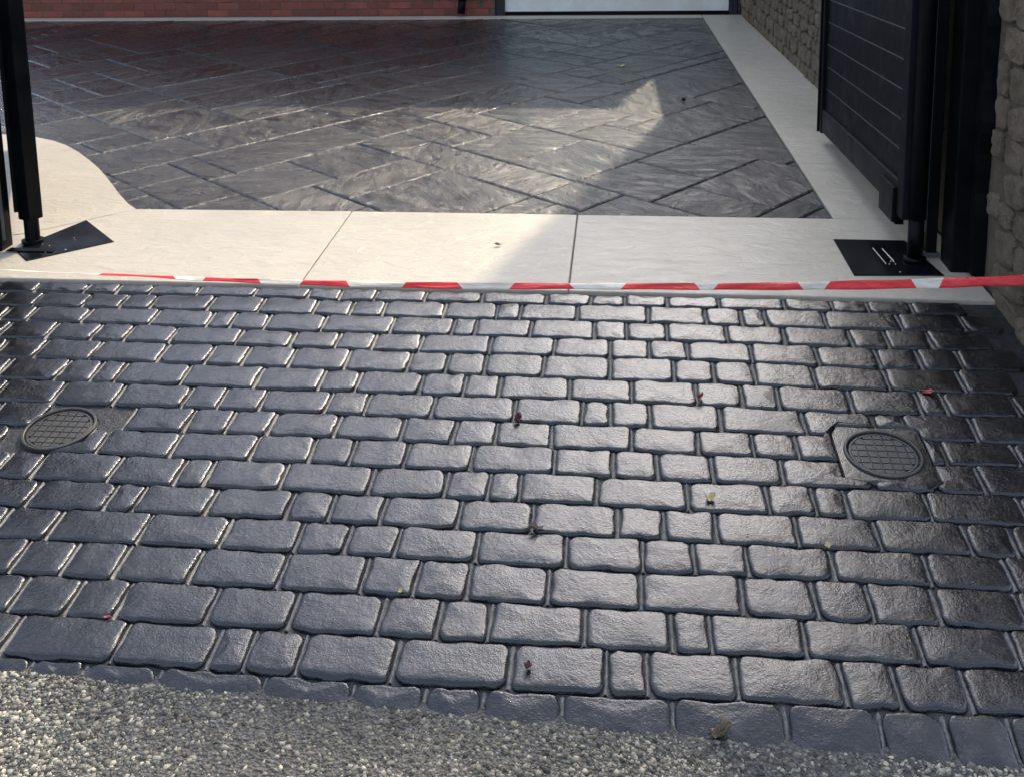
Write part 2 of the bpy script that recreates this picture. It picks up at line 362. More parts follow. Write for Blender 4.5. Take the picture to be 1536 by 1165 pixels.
# foot line of every row (traced across the apron) and the joints of every row
FOOT = [
 'L0,137 400,143 700,150 1100,158 1400,168;M0,177 400,180 660,187 1140,197 1400,203;R0,205 185,212 470,215 690,225 850,232 1040,235 1300,240',
 'L0,197 300,203 650,212 1000,225 1400,238;M0,240 500,253 830,262 1080,262 1400,275;R0,277 400,292 650,300 1000,308 1280,309',
 'L0,262 400,272 700,285 1000,297 1400,315;M0,315 270,322 530,330 870,337 1150,348;R0,355 220,362 480,370 770,385 930,388 1120,390 1390,390',
 'L0,340 250,345 600,358 1000,370 1400,385;M0,388 400,405 700,412 980,418 1220,430;R0,434 320,450 620,465 890,478 1250,480 1536,482',
 'L0,425 400,437 700,450 1000,463 1300,470;M0,480 340,492 500,500 930,512 1220,525;R0,533 340,548 620,565 930,572 1260,580 1536,590',
 'L0,518 400,535 800,550 1200,568;M0,575 400,592 740,605 1050,612 1320,625;R0,635 290,648 450,660 770,675 1090,680 1300,685 1536,690',
 'L0,618 500,638 900,652 1200,665;M0,675 440,695 800,710 1100,725 1400,738;R0,748 200,755 560,768 1050,785 1320,798 1536,805',
 'L0,720 420,740 800,755 1200,770;M0,780 540,808 970,825 1320,840;r0,58 330,67 540,80 760,90 1110,100 1536,110',
 'l0,38 430,52 700,70 1100,82 1400,95;m0,103 320,120 600,130 980,142 1230,160;r0,178 150,182 470,192 850,210 1140,225 1340,235 1536,240',
 'l0,158 300,172 600,188 900,200 1250,212;m0,228 170,238 480,250 690,262 1160,278;r0,306 400,322 600,328 770,340 1130,352 1300,362 1536,375',
 'l0,282 300,298 600,312 900,326 1200,342;m0,357 200,370 550,388 880,404 1260,425;r0,438 170,450 530,468 880,480 1290,505 1536,515',
 'l0,425 300,438 600,452 900,470 1200,485;m0,496 270,512 630,535 1030,562 1370,580;r0,585 300,597 690,614 1110,640 1470,660 1536,664',
 'l0,580 300,598 600,615 900,632 1200,650;m0,665 350,688 600,702 950,724 1360,746;r0,752 290,768 620,788 860,802 1160,814 1536,832',
 'l0,750 300,772 600,793 950,815 1300,838;b0,55 200,64 470,80 690,92 1100,108;c0,138 150,146 570,160 800,172 1080,190 1536,212',
 'a0,148 500,182 900,212 1300,240;b0,260 270,275 780,303 1220,330;c0,340 270,350 740,374 990,388 1300,405 1536,412']
JOINT = [
 'L165 387 525 672 885 1133 1370;M35 190 408 660 945 1142 1292 1480;R185 475 687 845 1040 1285',
 'L168 388 550 680 935 1160 1400;M85 225 492 725 830 1083 1395;R128 285 392 655 985 1262',
 'L25 148 388 685 930 1035 1185 1435;M262 533 630 876 1155 1300 1478;R220 475 770 928 1118 1390',
 'L22 228 425 572 770 1060 1298;M22 182 388 697 980 1228 1400;R45 328 620 890 1070 1250 1530',
 'L8 185 425 720 930 1090 1295;M60 338 505 675 932 1228 1510;R162 342 607 930 1258 1498',
 'L20 278 432 535 822 1145 1425;M110 390 582 738 1047 1322;R85 288 447 770 1070 1185 1495',
 'L5 262 525 828 985 1167 1455;M150 442 806 1105 1228 1402;R192 562 875 1010 1310',
 'L-20 200 572 840 1020 1205;M18 308 538 722 968 1322;R95 335 532 790 1080 1178 1500',
 'L15 250 455 778 1130 1385;m85 325 612 980 1240 1437;r155 465 855 1130 1345',
 'l15 175 510 800 928 1260;m170 500 690 828 1168;r45 400 605 750 1110 1530',
 'l150 490 620 935 1285 1470;m222 560 885 1262 1465;r172 530 890 1285 1490',
 'l5 240 640 1000 1325;m65 285 640 1032 1372;r75 310 690 1110 1470',
 'l90 310 540 865 1255;m140 370 600 955 1365;r288 610 855 1150',
 'l85 330 545 940 1300;m212 470 695 1115 1500;c148 565 1075 1490',
 'a50 535 950 1105 1335;b275 785 1210 1390;c265 735 970 1285',
 'a115 350 690 1155;b75 395 655 1010 1510;c490 915 1215 1510']
def parse_foot(s):
    pts = []
    for blk in s.split(';'):
        for q in blk[1:].split():
            x, y = map(float, q.split(',')); pts.append(apron(*zp(blk[0], x, y))[:2])
    pts = sorted(pts, key=lambda p: p[0]); return np.array(pts)
XL, XR = -2.62, 1.27
lines = [np.array([[-3.2, YG - 0.012], [1.5, YG - 0.012]])] + [parse_foot(s) for s in FOOT]
for k in range(1, 16):
    L = lines[k]; L[:, 1] = L[:, 1] * 0.75 + 0.25 * np.polyval(np.polyfit(L[:, 0], L[:, 1], 1), L[:, 0])
lines.append(np.array([[-3.2, 0], [1.5, 0]]))
def line_y(k, X):
    if k == 16: return edge_y(X) - 0.03
    return float(np.interp(X, lines[k][:, 0], lines[k][:, 1]))
ROADLIM = lines[15]
apv, apf = [], []
bx = np.linspace(-2.75, 1.36, 60); by = np.concatenate([[YG - 0.003], np.linspace(3.45, 1.95, 24), [HINGE + .02, HINGE, HINGE - .04, 1.80, 1.74, 1.66]])
DEPTH = 0.0120
for X in bx:
    for Y in by: apv.append((X, Y, za(Y) - DEPTH + 0.0018 * mnoise.noise((X * 14, Y * 14, 1))))
nb = len(by)
for i in range(len(bx) - 1):
    for k in range(nb - 1): a = i * nb + k; apf.append((a, a + 1, a + nb + 1, a + nb))
apron_ob = tag(obj('driveway_apron', mesh('driveway_apron', apv, apf, M_BED, True)), kind='structure')

MAN = [(-1.635, 2.655, 0.105, 'round'), (0.715, 2.685, 0.116, 'square')]
def dist_man(x, y, m):
    dx, dy = x - m[0], y - m[1]
    return math.hypot(dx, dy) if m[3] == 'round' else max(abs(dx), abs(dy) * 1.0)
def sett_shape(x0, x1, yt, yb, rnd, n=32, edge=False):
    """pillow-topped sett: outline rings from the skirt up to a domed crown. yt/yb: callables of X"""
    gx, gy = 0.0050, 0.0028
    xa, xb = x0 + gx * rnd.uniform(.75, 1.3), x1 - gx * rnd.uniform(.75, 1.3)
    w = xb - xa; hh = yt((xa + xb) / 2) - yb((xa + xb) / 2) - 2 * gy
    if w < 0.02 or hh < 0.015: return None
    rc = min(rnd.uniform(0.013, 0.026), w * .45, hh * .45); seed = rnd.uniform(0, 900)
    sk0, sk1 = rnd.uniform(-.006, .006), rnd.uniform(-.006, .006)
    out = []
    corners = [(1, 1), (-1, 1), (-1, -1), (1, -1)]
    per = n // 4
    for c, (sx, sy) in enumerate(corners):
        rcc = rc * rnd.uniform(.6, 1.25)
        for i in range(per):
            t = i / (per - 1); a = (c + t) * math.pi / 2
            if i in (0, per - 1) or True:
                ux = sx * (w / 2 - rcc) + rcc * math.cos(a); uy = sy * (hh / 2 - rcc) + rcc * math.sin(a)
            out.append([ux, uy])
    # add points on the long sides so the outline can wander
    dense = []
    for i in range(len(out)):
        p, q = out[i], out[(i + 1) % len(out)]; dense.append(p)
        L = math.hypot(q[0] - p[0], q[1] - p[1]); k = int(L / 0.022)
        for j in range(1, k + 1):
            if j <= k and k > 0: dense.append([p[0] + (q[0] - p[0]) * j / (k + 1), p[1] + (q[1] - p[1]) * j / (k + 1)])
    xm = (xa + xb) / 2; res = []
    for ux, uy in dense:
        wv = 0.0034 * mnoise.noise((ux * 24 + seed, uy * 24, 0)) + 0.0018 * mnoise.noise((ux * 70 + seed, uy * 70, 5))
        L = math.hypot(ux, uy) + 1e-6; ux, uy = ux + ux / L * wv * 1.2, uy + uy / L * wv * 2.0
        X = xm + ux + (sk0 if ux > 0 else sk1) * (uy / hh)
        yc = (yt(X) + yb(X)) / 2; hl = (yt(X) - yb(X)) - 2 * gy
        res.append((X, yc + uy * hl / hh))
    return res, min(w, hh), seed
def sett_mesh(ring, sz, seed, name='sett', tilt=(0, 0), dome=0.0):
    ring = list(ring)
    for m in MAN:
        for i, (x, y) in enumerate(ring):
            d = dist_man(x, y, m)
            if d < m[2] + 0.007:
                s = (m[2] + 0.007) / max(d, 1e-4); ring[i] = (m[0] + (x - m[0]) * s, m[1] + (y - m[1]) * s)
    P = np.array(ring); c = P.mean(0); n = len(P)
    if any(dist_man(c[0], c[1], m) < m[2] - 0.004 for m in MAN) or (P.max(0) - P.min(0)).min() < 0.022: return None
    V, F = [], []
    prof = [(-.0008, -DEPTH - .004), (0.0, -0.0056), (0.0013, -0.0036), (0.0034, -0.0018), (0.0062, -0.0006), (0.0105, 0.0), (0.018, 0.0003)]
    for dd, dz in prof:
        for x, y in P:
            L = math.hypot(x - c[0], y - c[1]); k = max(0.0, 1 - dd / max(L, 1e-4)) if dd < sz * .45 else 0.55
            X, Y = c[0] + (x - c[0]) * k, c[1] + (y - c[1]) * k
            z = za(Y) + dz
            if dz > -0.006: z += 0.0016 * mnoise.noise((X * 16, Y * 16, seed)) + 0.0010 * mnoise.noise((X * 45, Y * 45, seed)) + tilt[0] * (X - c[0]) + tilt[1] * (Y - c[1])
            V.append((X, Y, z))
    for r in range(len(prof) - 1):
        for i in range(n): a = r * n; F.append((a + i, a + (i + 1) % n, a + n + (i + 1) % n, a + n + i))
    a = (len(prof) - 1) * n; last = V[a:a + n]
    for k in (0.72, 0.45, 0.2):
        q = len(V)
        for x, y, z in last:
            X, Y = c[0] + (x - c[0]) * k, c[1] + (y - c[1]) * k
            V.append((X, Y, za(Y) + 0.0012 + dome * (1 - k * k) + 0.0016 * mnoise.noise((X * 16, Y * 16, seed)) + tilt[0] * (X - c[0]) + tilt[1] * (Y - c[1])))
        for i in range(n): F.append((a + i, a + (i + 1) % n, q + (i + 1) % n, q + i))
        a = q
    F += [(a + i, a + (i + 1) % n, len(V)) for i in range(n)]; V.append((c[0], c[1], za(c[1]) + 0.0012 + dome + 0.0016 * mnoise.noise((c[0] * 16, c[1] * 16, seed))))
    o = (c[0], c[1], za(c[1]))
    return [np.array(v) - np.array(o) for v in V], F, o
bead = MB(); outer = MB(); n_sett = 0
for r in range(16):
    xs_ = []
    for blk in JOINT[r].split(';'):
        for q in blk[1:].split():
            sx = OFF[blk[0]][0] + float(q) / SCL
            # height of the middle of this row at that place
            best = None
            for yy in np.linspace(400, 1160, 381):
                p = apron(sx, yy); mid = (line_y(r, p[0]) + line_y(r + 1, p[0])) / 2
                d = abs(p[1] - mid)
                if best is None or d < best[0]: best = (d, p)
            xs_.append(best[1][0])
    xs_ = sorted(xs_); vis0, vis1 = xs_[0], xs_[-1]
    while xs_[0] > XL + .08: xs_.insert(0, xs_[0] - RND.choice([.09, .15, .16, .22]))
    xs_[0] = max(xs_[0], XL - .1)
    while xs_[-1] < XR - .08: xs_.append(xs_[-1] + RND.choice([.09, .15, .18, .22]))
    if xs_[-1] > XR: xs_[-1] = XR
    for i in range(len(xs_) - 1):
        x0, x1 = xs_[i], xs_[i + 1]
        s = sett_shape(x0, x1, lambda X: line_y(r, X), lambda X: line_y(r + 1, X), RND)
        if s is None: continue
        g_ = sett_mesh(*s, tilt=(RND.uniform(-.014, .014), RND.uniform(-.022, .014)), dome=.003 if r == 15 else RND.uniform(-.0004, .0014))
        if g_ is None: continue
        inview = x1 >= vis0 - 0.001 - .25 * (i == 0) and x0 <= vis1 + .001 and not (x1 <= vis0 + .001 and r > 0 and i > 0 and xs_[i - 1] < vis0 - .25)
        near_vis = (x1 > vis0 - .01 and x0 < vis1 + .01)
        if near_vis or r < 3:
            obj('sett', mesh('sett', g_[0], g_[1], M_SETT, True), apron_ob, g_[2]); n_sett += 1
        else:
            outer.add([np.array(v) + np.array(g_[2]) for v in g_[0]], g_[1])
    # pointed bead down the middle of each upright joint
    for X in xs_[1:-1]:
        y1, y0 = line_y(r, X) - .004, line_y(r + 1, X) + .004
        if any(dist_man(X, (y0 + y1) / 2, m) < m[2] + .05 for m in MAN): continue
        nseg = 5; v = []; f = []
        hw, hz = RND.uniform(.0042, .0058), RND.uniform(.0042, .0066); drift = RND.uniform(-.003, .003)
        for k in range(nseg + 1):
            t = k / nseg; Y = y1 + (y0 - y1) * t; xx = X + drift * (t - .5) + .0016 * mnoise.noise((X * 30, Y * 60, 0))
            z = za(Y) - DEPTH
            v += [(xx - hw - .002, Y, z - .002), (xx - hw * .3, Y, z + hz), (xx + hw * .3, Y, z + hz * .95), (xx + hw + .002, Y, z - .002)]
        for k in range(nseg):
            for q in range(3): a = k * 4 + q; f.append((a, a + 1, a + 5, a + 4))
        bead.add(v, f)
tag(bead.build('pointing', M_MORTAR, apron_ob, True), kind='stuff')
if outer.v: tag(outer.build('outer_setts', M_SETT, apron_ob, True), kind='stuff')
print('setts', n_sett)
rim_v, rim_f = [], []

# ------------------------------------------------------------------ round inspection covers
def manhole(m, label):
    cx_, cy_ = m[0], m[1]; root = empty('inspection_cover', (cx_, cy_, za(cy_)))
    tag(root, label, 'manhole cover', 'inspection covers in the apron')
    tilt = math.atan(S_A); root.rotation_euler = (tilt, 0, 0)
    def lathe(prof, n=64):
        v, f = [], []
        for r_, z_ in prof:
            for i in range(n): a = 2 * math.pi * i / n; v.append((r_ * math.cos(a), r_ * math.sin(a), z_))
        for k in range(len(prof) - 1):
            for i in range(n): a = k * n; f.append((a + i, a + (i + 1) % n, a + n + (i + 1) % n, a + n + i))
        return v, f
    R = 0.103
    if m[3] == 'square':
        n = 64; v, f = [], []; q = m[2] + .004
        for rr, z_ in ((R + .001, -0.002), (None, -.0035), (None, -.02)):
            for i in range(n):
                a = 2 * math.pi * (i + .5) / n; c_, s_ = math.cos(a), math.sin(a)
                k = rr if rr else q / max(abs(c_), abs(s_)); v.append((k * c_, k * s_, z_))
        for k in range(2):
            for i in range(n): a = k * n; f.append((a + i, a + n + i, a + n + (i + 1) % n, a + (i + 1) % n))
        obj('surround', mesh('surround', v, f, M_SETT, False), root)
    else:
        v, f = lathe([(m[2] + .022, -.0145), (m[2] + .010, -.0125), (R + .003, -.0115), (R, -.013)]); obj('surround', mesh('surround', v, f, M_SETT, True), root)
    v, f = lathe([(R, -.012), (R, .002), (R - .002, .004), (R - .006, .004), (R - .008, .002), (R - .008, -.014)]); obj('frame', mesh('frame', v, f, M_IRON, False), root)
    Rc = R - .012
    v, f = lathe([(Rc, -.014), (Rc, -.003), (Rc - .0015, -.0015), (Rc - .007, -.0015), (Rc - .008, -.006), (0.0001, -.006)]); lid = obj('lid', mesh('lid', v, f, M_IRON, False), root)
    v, f = lathe([(R - .006, -.016), (.0001, -.016)]); obj('seat', mesh('seat', v, f, M_BLACK, False), root)
    p = 0.0262; s2 = 0.0112; Ri = Rc - .0085
    cell = MB()
    cell.box(-s2, s2, -s2, s2, -.006, -.0018, .0012)
    full = mesh('grid_pad', cell.v, cell.f, M_IRON, False)
    for i in range(-4, 5):
        for k in range(-4, 5):
            x, y = i * p, k * p
            if math.hypot(abs(x) + s2, abs(y) + s2) < Ri: obj('grid_pad', full, lid, (x, y, 0))
            else:
                poly = [(x - s2, y - s2), (x + s2, y - s2), (x + s2, y + s2), (x - s2, y + s2)]
                for q in range(40):
                    a = 2 * math.pi * q / 40; poly = clip(poly, math.cos(a), math.sin(a), Ri)
                    if len(poly) < 3: break
                if len(poly) < 3: continue
                A = .5 * sum(poly[t][0] * poly[(t + 1) % len(poly)][1] - poly[(t + 1) % len(poly)][0] * poly[t][1] for t in range(len(poly)))
                if A < 3e-5: continue
                b = MB(); b.prism(poly, lambda x, y: -.006, lambda x, y: -.0018); obj('grid_pad', mesh('grid_pad', b.v, b.f, M_IRON), lid)
    return root
manhole(MAN[0], 'round cast iron inspection cover among the sunlit cobbles')
manhole(MAN[1], 'round cast iron inspection cover in a square surround among shaded cobbles')

# ------------------------------------------------------------------ pale concrete border and courtyard slates
def wall_x(Y): return 1.305 if Y < 7 else 1.305 - (Y - 7) * 0.045
border = tag(obj('concrete_border', mesh('concrete_border', [(-7, YG, zc(YG) - .02), (1.4, YG, zc(YG) - .02), (1.4, 10.4, zc(10.4) - .02), (-7, 10.4, zc(10.4) - .02)], [(0, 1, 2, 3)], M_MORTAR)), kind='structure')
tp = lambda x, y: zc(y) + 0.004
bt = lambda x, y: zc(y) - 0.06
SRX = lambda Y: 0.912 - (Y - 4.37) * 0.0215
curve = [court(*p)[:2] for p in ((205, 315), (192, 306), (180, 293), (168, 277), (157, 263), (146, 251), (133, 240), (118, 229), (100, 219), (80, 212), (50, 206), (20, 203))]
gp = 0.0025
panels = [
 [(-1.19 + gp, YG), (-.185 - gp, YG), (-.185 - gp, 4.37), (-1.20 + gp, 4.37)],
 [(-.185 + gp, YG), (1.30, YG), (1.30, 4.37 - gp), (-.185 + gp, 4.37 - gp)],
 [(SRX(4.37), 4.37 + gp), (1.30, 4.37 + gp), (1.30, 5.18 - gp), (SRX(5.18), 5.18 - gp)],
 [(SRX(5.18), 5.18 + gp), (1.30, 5.18 + gp), (wall_x(7), 7.0), (wall_x(10.15), 10.15), (SRX(10.02), 10.15)],
 [(-2.75, YG), (-1.19 - gp, YG), (-1.20 - gp, 4.37), (-2.21, 4.36 - gp), (-2.36, 4.20 - gp), (-2.55, 4.02), (-2.75, 3.95)],
 [(-2.75, 3.955), (-2.55, 4.025), (-2.36, 4.205 + gp)] + [tuple(c) for c in curve] + [(-4.4, 5.62), (-4.4, 4.3)],
 [(-6.6, 9.985), (SRX(10.0) - .006, 9.995), (SRX(10.0) - .006, 10.16), (-6.6, 10.16)]]
for i, P in enumerate(panels):
    o = MB().prism(P, bt, tp, 0.003).build('panel', M_PALE, border)
    if i == 6: o['label'] = 'narrow pale strip along the foot of the house'

TILES = '''6,25,4,3 -5,10,4,3 -5,22,6,3 6,19,6,3 -1,7,6,3 -1,10,6,3 -4,19,6,3 2,34,3,3 2,31,4,3 -4,28,4,2 0,27,2,4 12,18,4,4 0,31,2,3 -5,7,2,3 8,31,4,3 2,28,4,3 1,22,3,3 8,22,3,3 5,34,3,3 4,24,2,4 6,15,2,4 10,27,4,4 -1,13,6,3 8,16,4,3 11,22,3,3 -6,25,3,3 16,13,4,5 -4,30,4,4 -3,6,2,4 6,30,2,4 12,16,4,2 -5,13,4,2 8,34,5,4 4,37,4,3 -5,15,4,4 -3,25,3,3 5,10,5,3 2,37,2,3 2,25,2,3 6,22,2,3 10,25,4,2 2,19,4,3 10,13,6,3 -10,13,5,4 -8,22,2,2 -3,4,2,2 0,34,2,2 1,1,4,2 6,28,4,2 1,3,4,4 -8,24,2,3 -5,1,6,3 -2,-3,5,4 5,4,6,3 14,10,6,3 5,7,6,3 -6,28,2,3 4,22,2,2 0,25,2,2 6,1,6,3 20,13,3,6 -1,16,3,3 16,18,2,4 -2,36,4,4 -5,4,2,3 12,31,2,3 -7,17,2,2 -8,27,2,2 14,24,2,2 14,22,2,2 -28,4,3,1 -28,7,4,2 -27,3,2,1 -27,9,3,1 -25,3,4,2 -24,7,4,3 -23,6,3,1 -23,13,4,2 -22,15,3,1 -21,2,5,3 -21,16,3,1 -20,-3,3,1 -20,6,3,5 -20,17,2,1 -19,-4,2,1 -19,1,3,1 -19,11,3,1 -19,13,4,3 -18,12,2,1 -18,16,4,2 -18,19,4,2 -17,-5,5,3 -17,6,5,3 -17,9,3,2 -17,21,3,1 -16,1,3,4 -16,11,4,2 -14,9,4,2 -14,16,4,2 -14,19,3,3 -13,1,3,4 -13,18,3,1 -13,25,4,2 -12,-5,4,3 -12,5,3,4 -12,11,4,2 -12,27,3,1 -11,-1,4,2 -11,19,3,3 -11,28,3,1 -10,9,2,2 -10,17,3,2 -10,22,2,1 -9,-2,2,1 -9,23,1,1 -9,25,1,3 -9,30,3,1 -8,-5,4,3 -8,31,4,2 -7,33,3,1 -6,22,1,3 -4,-6,4,3 -4,-3,2,1 -4,36,2,1 -3,-7,3,1 -3,37,1,1 -1,4,2,3 0,-15,4,2 0,-7,3,4 1,-16,3,1 1,42,3,1 2,43,2,1 3,-22,2,1 3,-17,2,1 3,-7,4,3 3,44,2,1 3,45,1,1 4,-16,3,3 4,-8,3,1 4,42,3,2 5,-18,3,2 5,1,1,3 5,15,1,1 5,40,3,1 6,-20,1,2 6,-4,4,3 6,-1,4,2 6,41,3,1 7,-16,3,3 7,-11,4,2 7,-8,3,4 7,42,1,1 8,-17,1,1 8,15,2,1 8,30,2,1 8,38,2,3 10,-15,1,3 10,-8,4,3 10,-5,4,3 10,-2,5,3 10,38,2,2 11,-14,1,2 11,-11,3,2 11,4,4,3 11,7,5,3 12,1,5,3 12,38,1,1 13,34,2,3 13,37,1,1 14,-10,1,1 14,26,3,4 14,30,4,3 15,-2,3,3 15,4,4,3 15,34,3,1 15,35,1,1 16,7,4,3 16,22,5,3 17,-7,1,3 17,-4,3,2 17,1,4,3 17,26,3,4 18,-5,1,1 18,-2,4,3 18,18,2,4 18,30,3,2 18,32,2,1 19,4,4,3 20,-3,1,1 20,7,4,3 20,10,4,3 20,19,5,3 20,26,3,4 21,1,3,3 21,22,4,3 21,30,2,1 22,-1,1,2 22,25,3,1 23,4,4,3 23,13,4,3 23,16,5,3 23,26,3,2 23,28,2,1 23,29,1,1 24,2,1,2 24,10,4,2 24,12,3,1 25,3,1,1 25,19,3,5 25,24,4,2 26,26,1,1 27,5,1,2 27,12,3,4 28,16,4,3 28,19,4,3 28,22,3,2 29,8,1,2 29,24,1,1 30,9,1,1 30,12,3,4 31,22,1,1 32,11,1,1 32,19,2,3 33,13,1,3 34,14,1,2 34,19,1,2 35,15,1,1 35,19,1,1 37,17,1,1 -30,5,6,1 -29,6,6,1 -26,2,5,1 -26,10,6,1 -25,1,6,1 -25,11,6,1 -24,5,6,1 -24,12,6,1 -23,0,6,1 -22,-1,6,1 -21,-2,6,1 -19,18,6,1 -18,5,6,1 -17,0,6,1 -16,-6,6,1 -16,-1,5,1 -16,22,6,1 -15,-7,6,1 -15,-2,6,1 -15,23,6,1 -14,-8,6,1 -14,24,6,1 -12,-9,6,1 -11,-10,6,1 -10,-11,6,1 -10,-6,6,1 -10,29,4,1 -9,-12,6,1 -9,-7,6,1 -8,-13,6,1 -8,-8,6,1 -6,-14,6,1 -6,-9,6,1 -6,34,6,1 -5,-15,5,1 -5,-10,6,1 -8,19,4,3 -5,35,5,1 -4,-16,5,1 -4,-11,6,1 -3,-17,6,1 -3,-12,6,1 -7,-2,5,3 -2,-13,6,1 -2,-8,6,1 -1,-18,6,1 -1,40,6,1 0,-19,6,1 0,-9,6,1 0,41,6,1 1,-20,5,1 1,-10,6,1 2,-21,4,1 2,-11,5,1 3,-12,6,1 3,-4,3,5 4,-13,6,1 6,-9,6,1 9,-12,4,1 5,13,5,2 12,-9,4,1 14,-8,3,6 14,33,5,1 16,25,6,1 24,7,5,3 28,10,4,2 32,16,5,3 -15,13,5,3 -10,1,5,4 -9,5,4,4 -8,9,3,4 2,16,4,3 10,10,4,3'''
slab = tag(obj('courtyard_paving', mesh('courtyard_paving', [(-6.6, 4.30, zc(4.30) - .012), (.95, 4.30, zc(4.30) - .012), (.84, 10.05, zc(10.05) - .012), (-6.6, 10.05, zc(10.05) - .012)], [(0, 1, 2, 3)], M_SLATE)), kind='structure')
ca_, sa_ = math.cos(math.radians(50.4)), math.sin(math.radians(50.4))
e1, e2 = np.array([ca_, sa_]), np.array([sa_, -ca_]); O_ = np.array([0, 4.2])
DU, DV, U0, V0 = .151, .1525, .07, .33 - .1525 * 40
n_sl = 0; sl_out = MB()
for tkn in TILES.split():
    i, j, w, h_ = map(int, tkn.split(','))
    g0 = 0.0028
    u0, u1, v0, v1 = U0 + i * DU + g0, U0 + (i + w) * DU - g0, V0 + j * DV + g0, V0 + (j + h_) * DV - g0
    poly = [tuple(O_ + e1 * u + e2 * v) for u, v in ((u0, v1), (u1, v1), (u1, v0), (u0, v0))]
    poly = clip(poly, 0, -1, -4.371); poly = clip(poly, 0, 1, 9.983)
    if len(poly) >= 3: poly = clip(poly, 1, 0.0215, 0.912 + 4.37 * 0.0215 - 0.004)
    if len(poly) >= 3: poly = clip(poly, -1, 0, 6.55)
    if len(poly) < 3: continue
    A = .5 * sum(poly[t][0] * poly[(t + 1) % len(poly)][1] - poly[(t + 1) % len(poly)][0] * poly[t][1] for t in range(len(poly)))
    if A < 0: poly = poly[::-1]; A = -A
    if A < 0.0012: continue
    c = np.mean(poly, axis=0)
    # wholly under the pale quarter round: leave out
    if c[0] < -2.45 and c[1] < 4.62: continue
    tx, ty, dz = RND.uniform(-.0035, .0035), RND.uniform(-.0035, .0035), RND.uniform(-.0012, .0012)
    topf = lambda x, y: zc(y) + dz + tx * (x - c[0]) + ty * (y - c[1])
    mb = MB(); n = len(poly); p2 = inset(poly, .0026); p3 = inset(poly, .0102)
    v = [(x, y, zc(y) - .014) for x, y in poly] + [(x, y, topf(x, y) - .0075) for x, y in poly] + [(x, y, topf(x, y) - .0042) for x, y in p2] + [(x, y, topf(x, y)) for x, y in p3]
    f = []
    for k in (0, n, 2 * n): f += [(k + q, k + (q + 1) % n, k + n + (q + 1) % n, k + n + q) for q in range(n)]
    f.append(tuple(range(3 * n, 4 * n)))
    o = np.array((c[0], c[1], zc(c[1])))
    seen = c[0] > -0.60 * c[1] - 0.1
    if seen and n_sl < 295:
        obj('slate', mesh('slate', [np.array(q) - o for q in v], f, M_SLATE), slab, o); n_sl += 1
    else: sl_out.add(v, f)
if sl_out.v: tag(sl_out.build('outer_slates', M_SLATE, slab), kind='stuff')
print('slates', n_sl)

# ------------------------------------------------------------------ brick house with its garage door
HB = zc(10.2)                                        # ground level at the house
house = tag(empty('brick_house', (-3.7, 10.2, HB)), 'low red brick house with a shallow dark roof across the far side of the courtyard', 'house')
FY = 10.20
w = MB()
w.box(-6.9, -1.245, FY + .012, FY + .24, HB - .3, 3.10)
w.box(-1.245, 1.12, FY + .012, FY + .24, HB + 2.12, 3.10)
w.box(1.145, 1.16, FY - .02, FY + .24, HB - .3, 3.10)
w.box(-6.9, -6.65, FY + .24, 16.5, HB - .3, 3.10); w.box(.90, 1.12, FY + .24, 16.5, HB - .3, 3.10); w.box(-6.65, .90, 16.3, 16.5, HB - .3, 3.10)
w.build('wall', M_BWALL, house)
bb = MB().box(-.1075, .1075, -.05, .05, -.0325, .0325, .003)
bms = [mesh('brick', bb.v, bb.f, m) for m in M_BRICKS]
for c in range(6):
    z = HB + .035 + c * .075
    x = -6.6 + (.1125 if c % 2 else 0)
    while x < -1.30:
        ob = obj('brick', RND.choice(bms), house, (x + 3.7, .054 + RND.uniform(-.002, .002), z - HB))
        if x + .1075 > -1.25: ob.scale = (.6, 1, 1)
        x += .225
mj = MB(); mj.box(-6.7, -1.249, FY + .0075, FY + .0118, HB - .05, HB + .45); mj.build('mortar', M_STMORT, house)
r = MB()
ey, ez = 9.95, 3.13
r.add([(-7.1, ey, ez), (-1.3, ey, ez), (-1.3, 13.3, ez + 2.3), (-7.1, 13.3, ez + 2.3), (-7.1, 16.7, ez), (-1.3, 16.7, ez),
       (-7.1, ey, ez - .12), (-1.3, ey, ez - .12), (-7.1, 16.7, ez - .12), (-1.3, 16.7, ez - .12)],
      [(0, 1, 2, 3), (3, 2, 5, 4), (6, 7, 1, 0), (4, 5, 9, 8), (7, 9, 5, 2, 1), (6, 0, 3, 4, 8), (6, 8, 9, 7)])
r.build('roof', M_ROOF, house)
MB().box(-1.298, 1.12, ey, 16.5, ez - .10, ez, .01).build('flat_roof', M_RENDER, house)
gt = MB(); gt.tube((-7.1, ey - .05, ez - .06), (-1.31, ey - .05, ez - .06), .05, n=12); gt.build('gutter', M_BLACK, house, True)

gd = tag(empty('garage_door', (-.04, 10.2, HB)), 'plain white garage door in a dark frame beside the stone wall', 'door')
GX0, GX1 = -1.150, 1.055
pn = MB()
for k in range(4): pn.box(GX0, GX1, FY + .03, FY + .07, HB + .035 + k * .51, HB + .035 + k * .51 + .505, .004)
pn.build('panel', M_WHITE, gd)
fr = MB(); fr.box(GX0 - .085, GX0 - .006, FY - .004, FY + .10, HB - .02, HB + 2.1, .004); fr.build('frame', M_DFRAME, gd)
fr = MB(); fr.box(GX1 + .006, GX1 + .082, FY - .004, FY + .10, HB - .02, HB + 2.1, .004); fr.build('frame', M_DFRAME, gd)
fr = MB(); fr.box(GX0 - .085, GX1 + .082, FY + .0, FY + .09, HB + 2.1, HB + 2.2, .004); fr.build('frame', M_DFRAME, gd)
fr = MB(); fr.box(GX0, GX1, FY + .035, FY + .068, HB + .004, HB + .034); fr.build('bottom_seal', M_BLACK, gd)

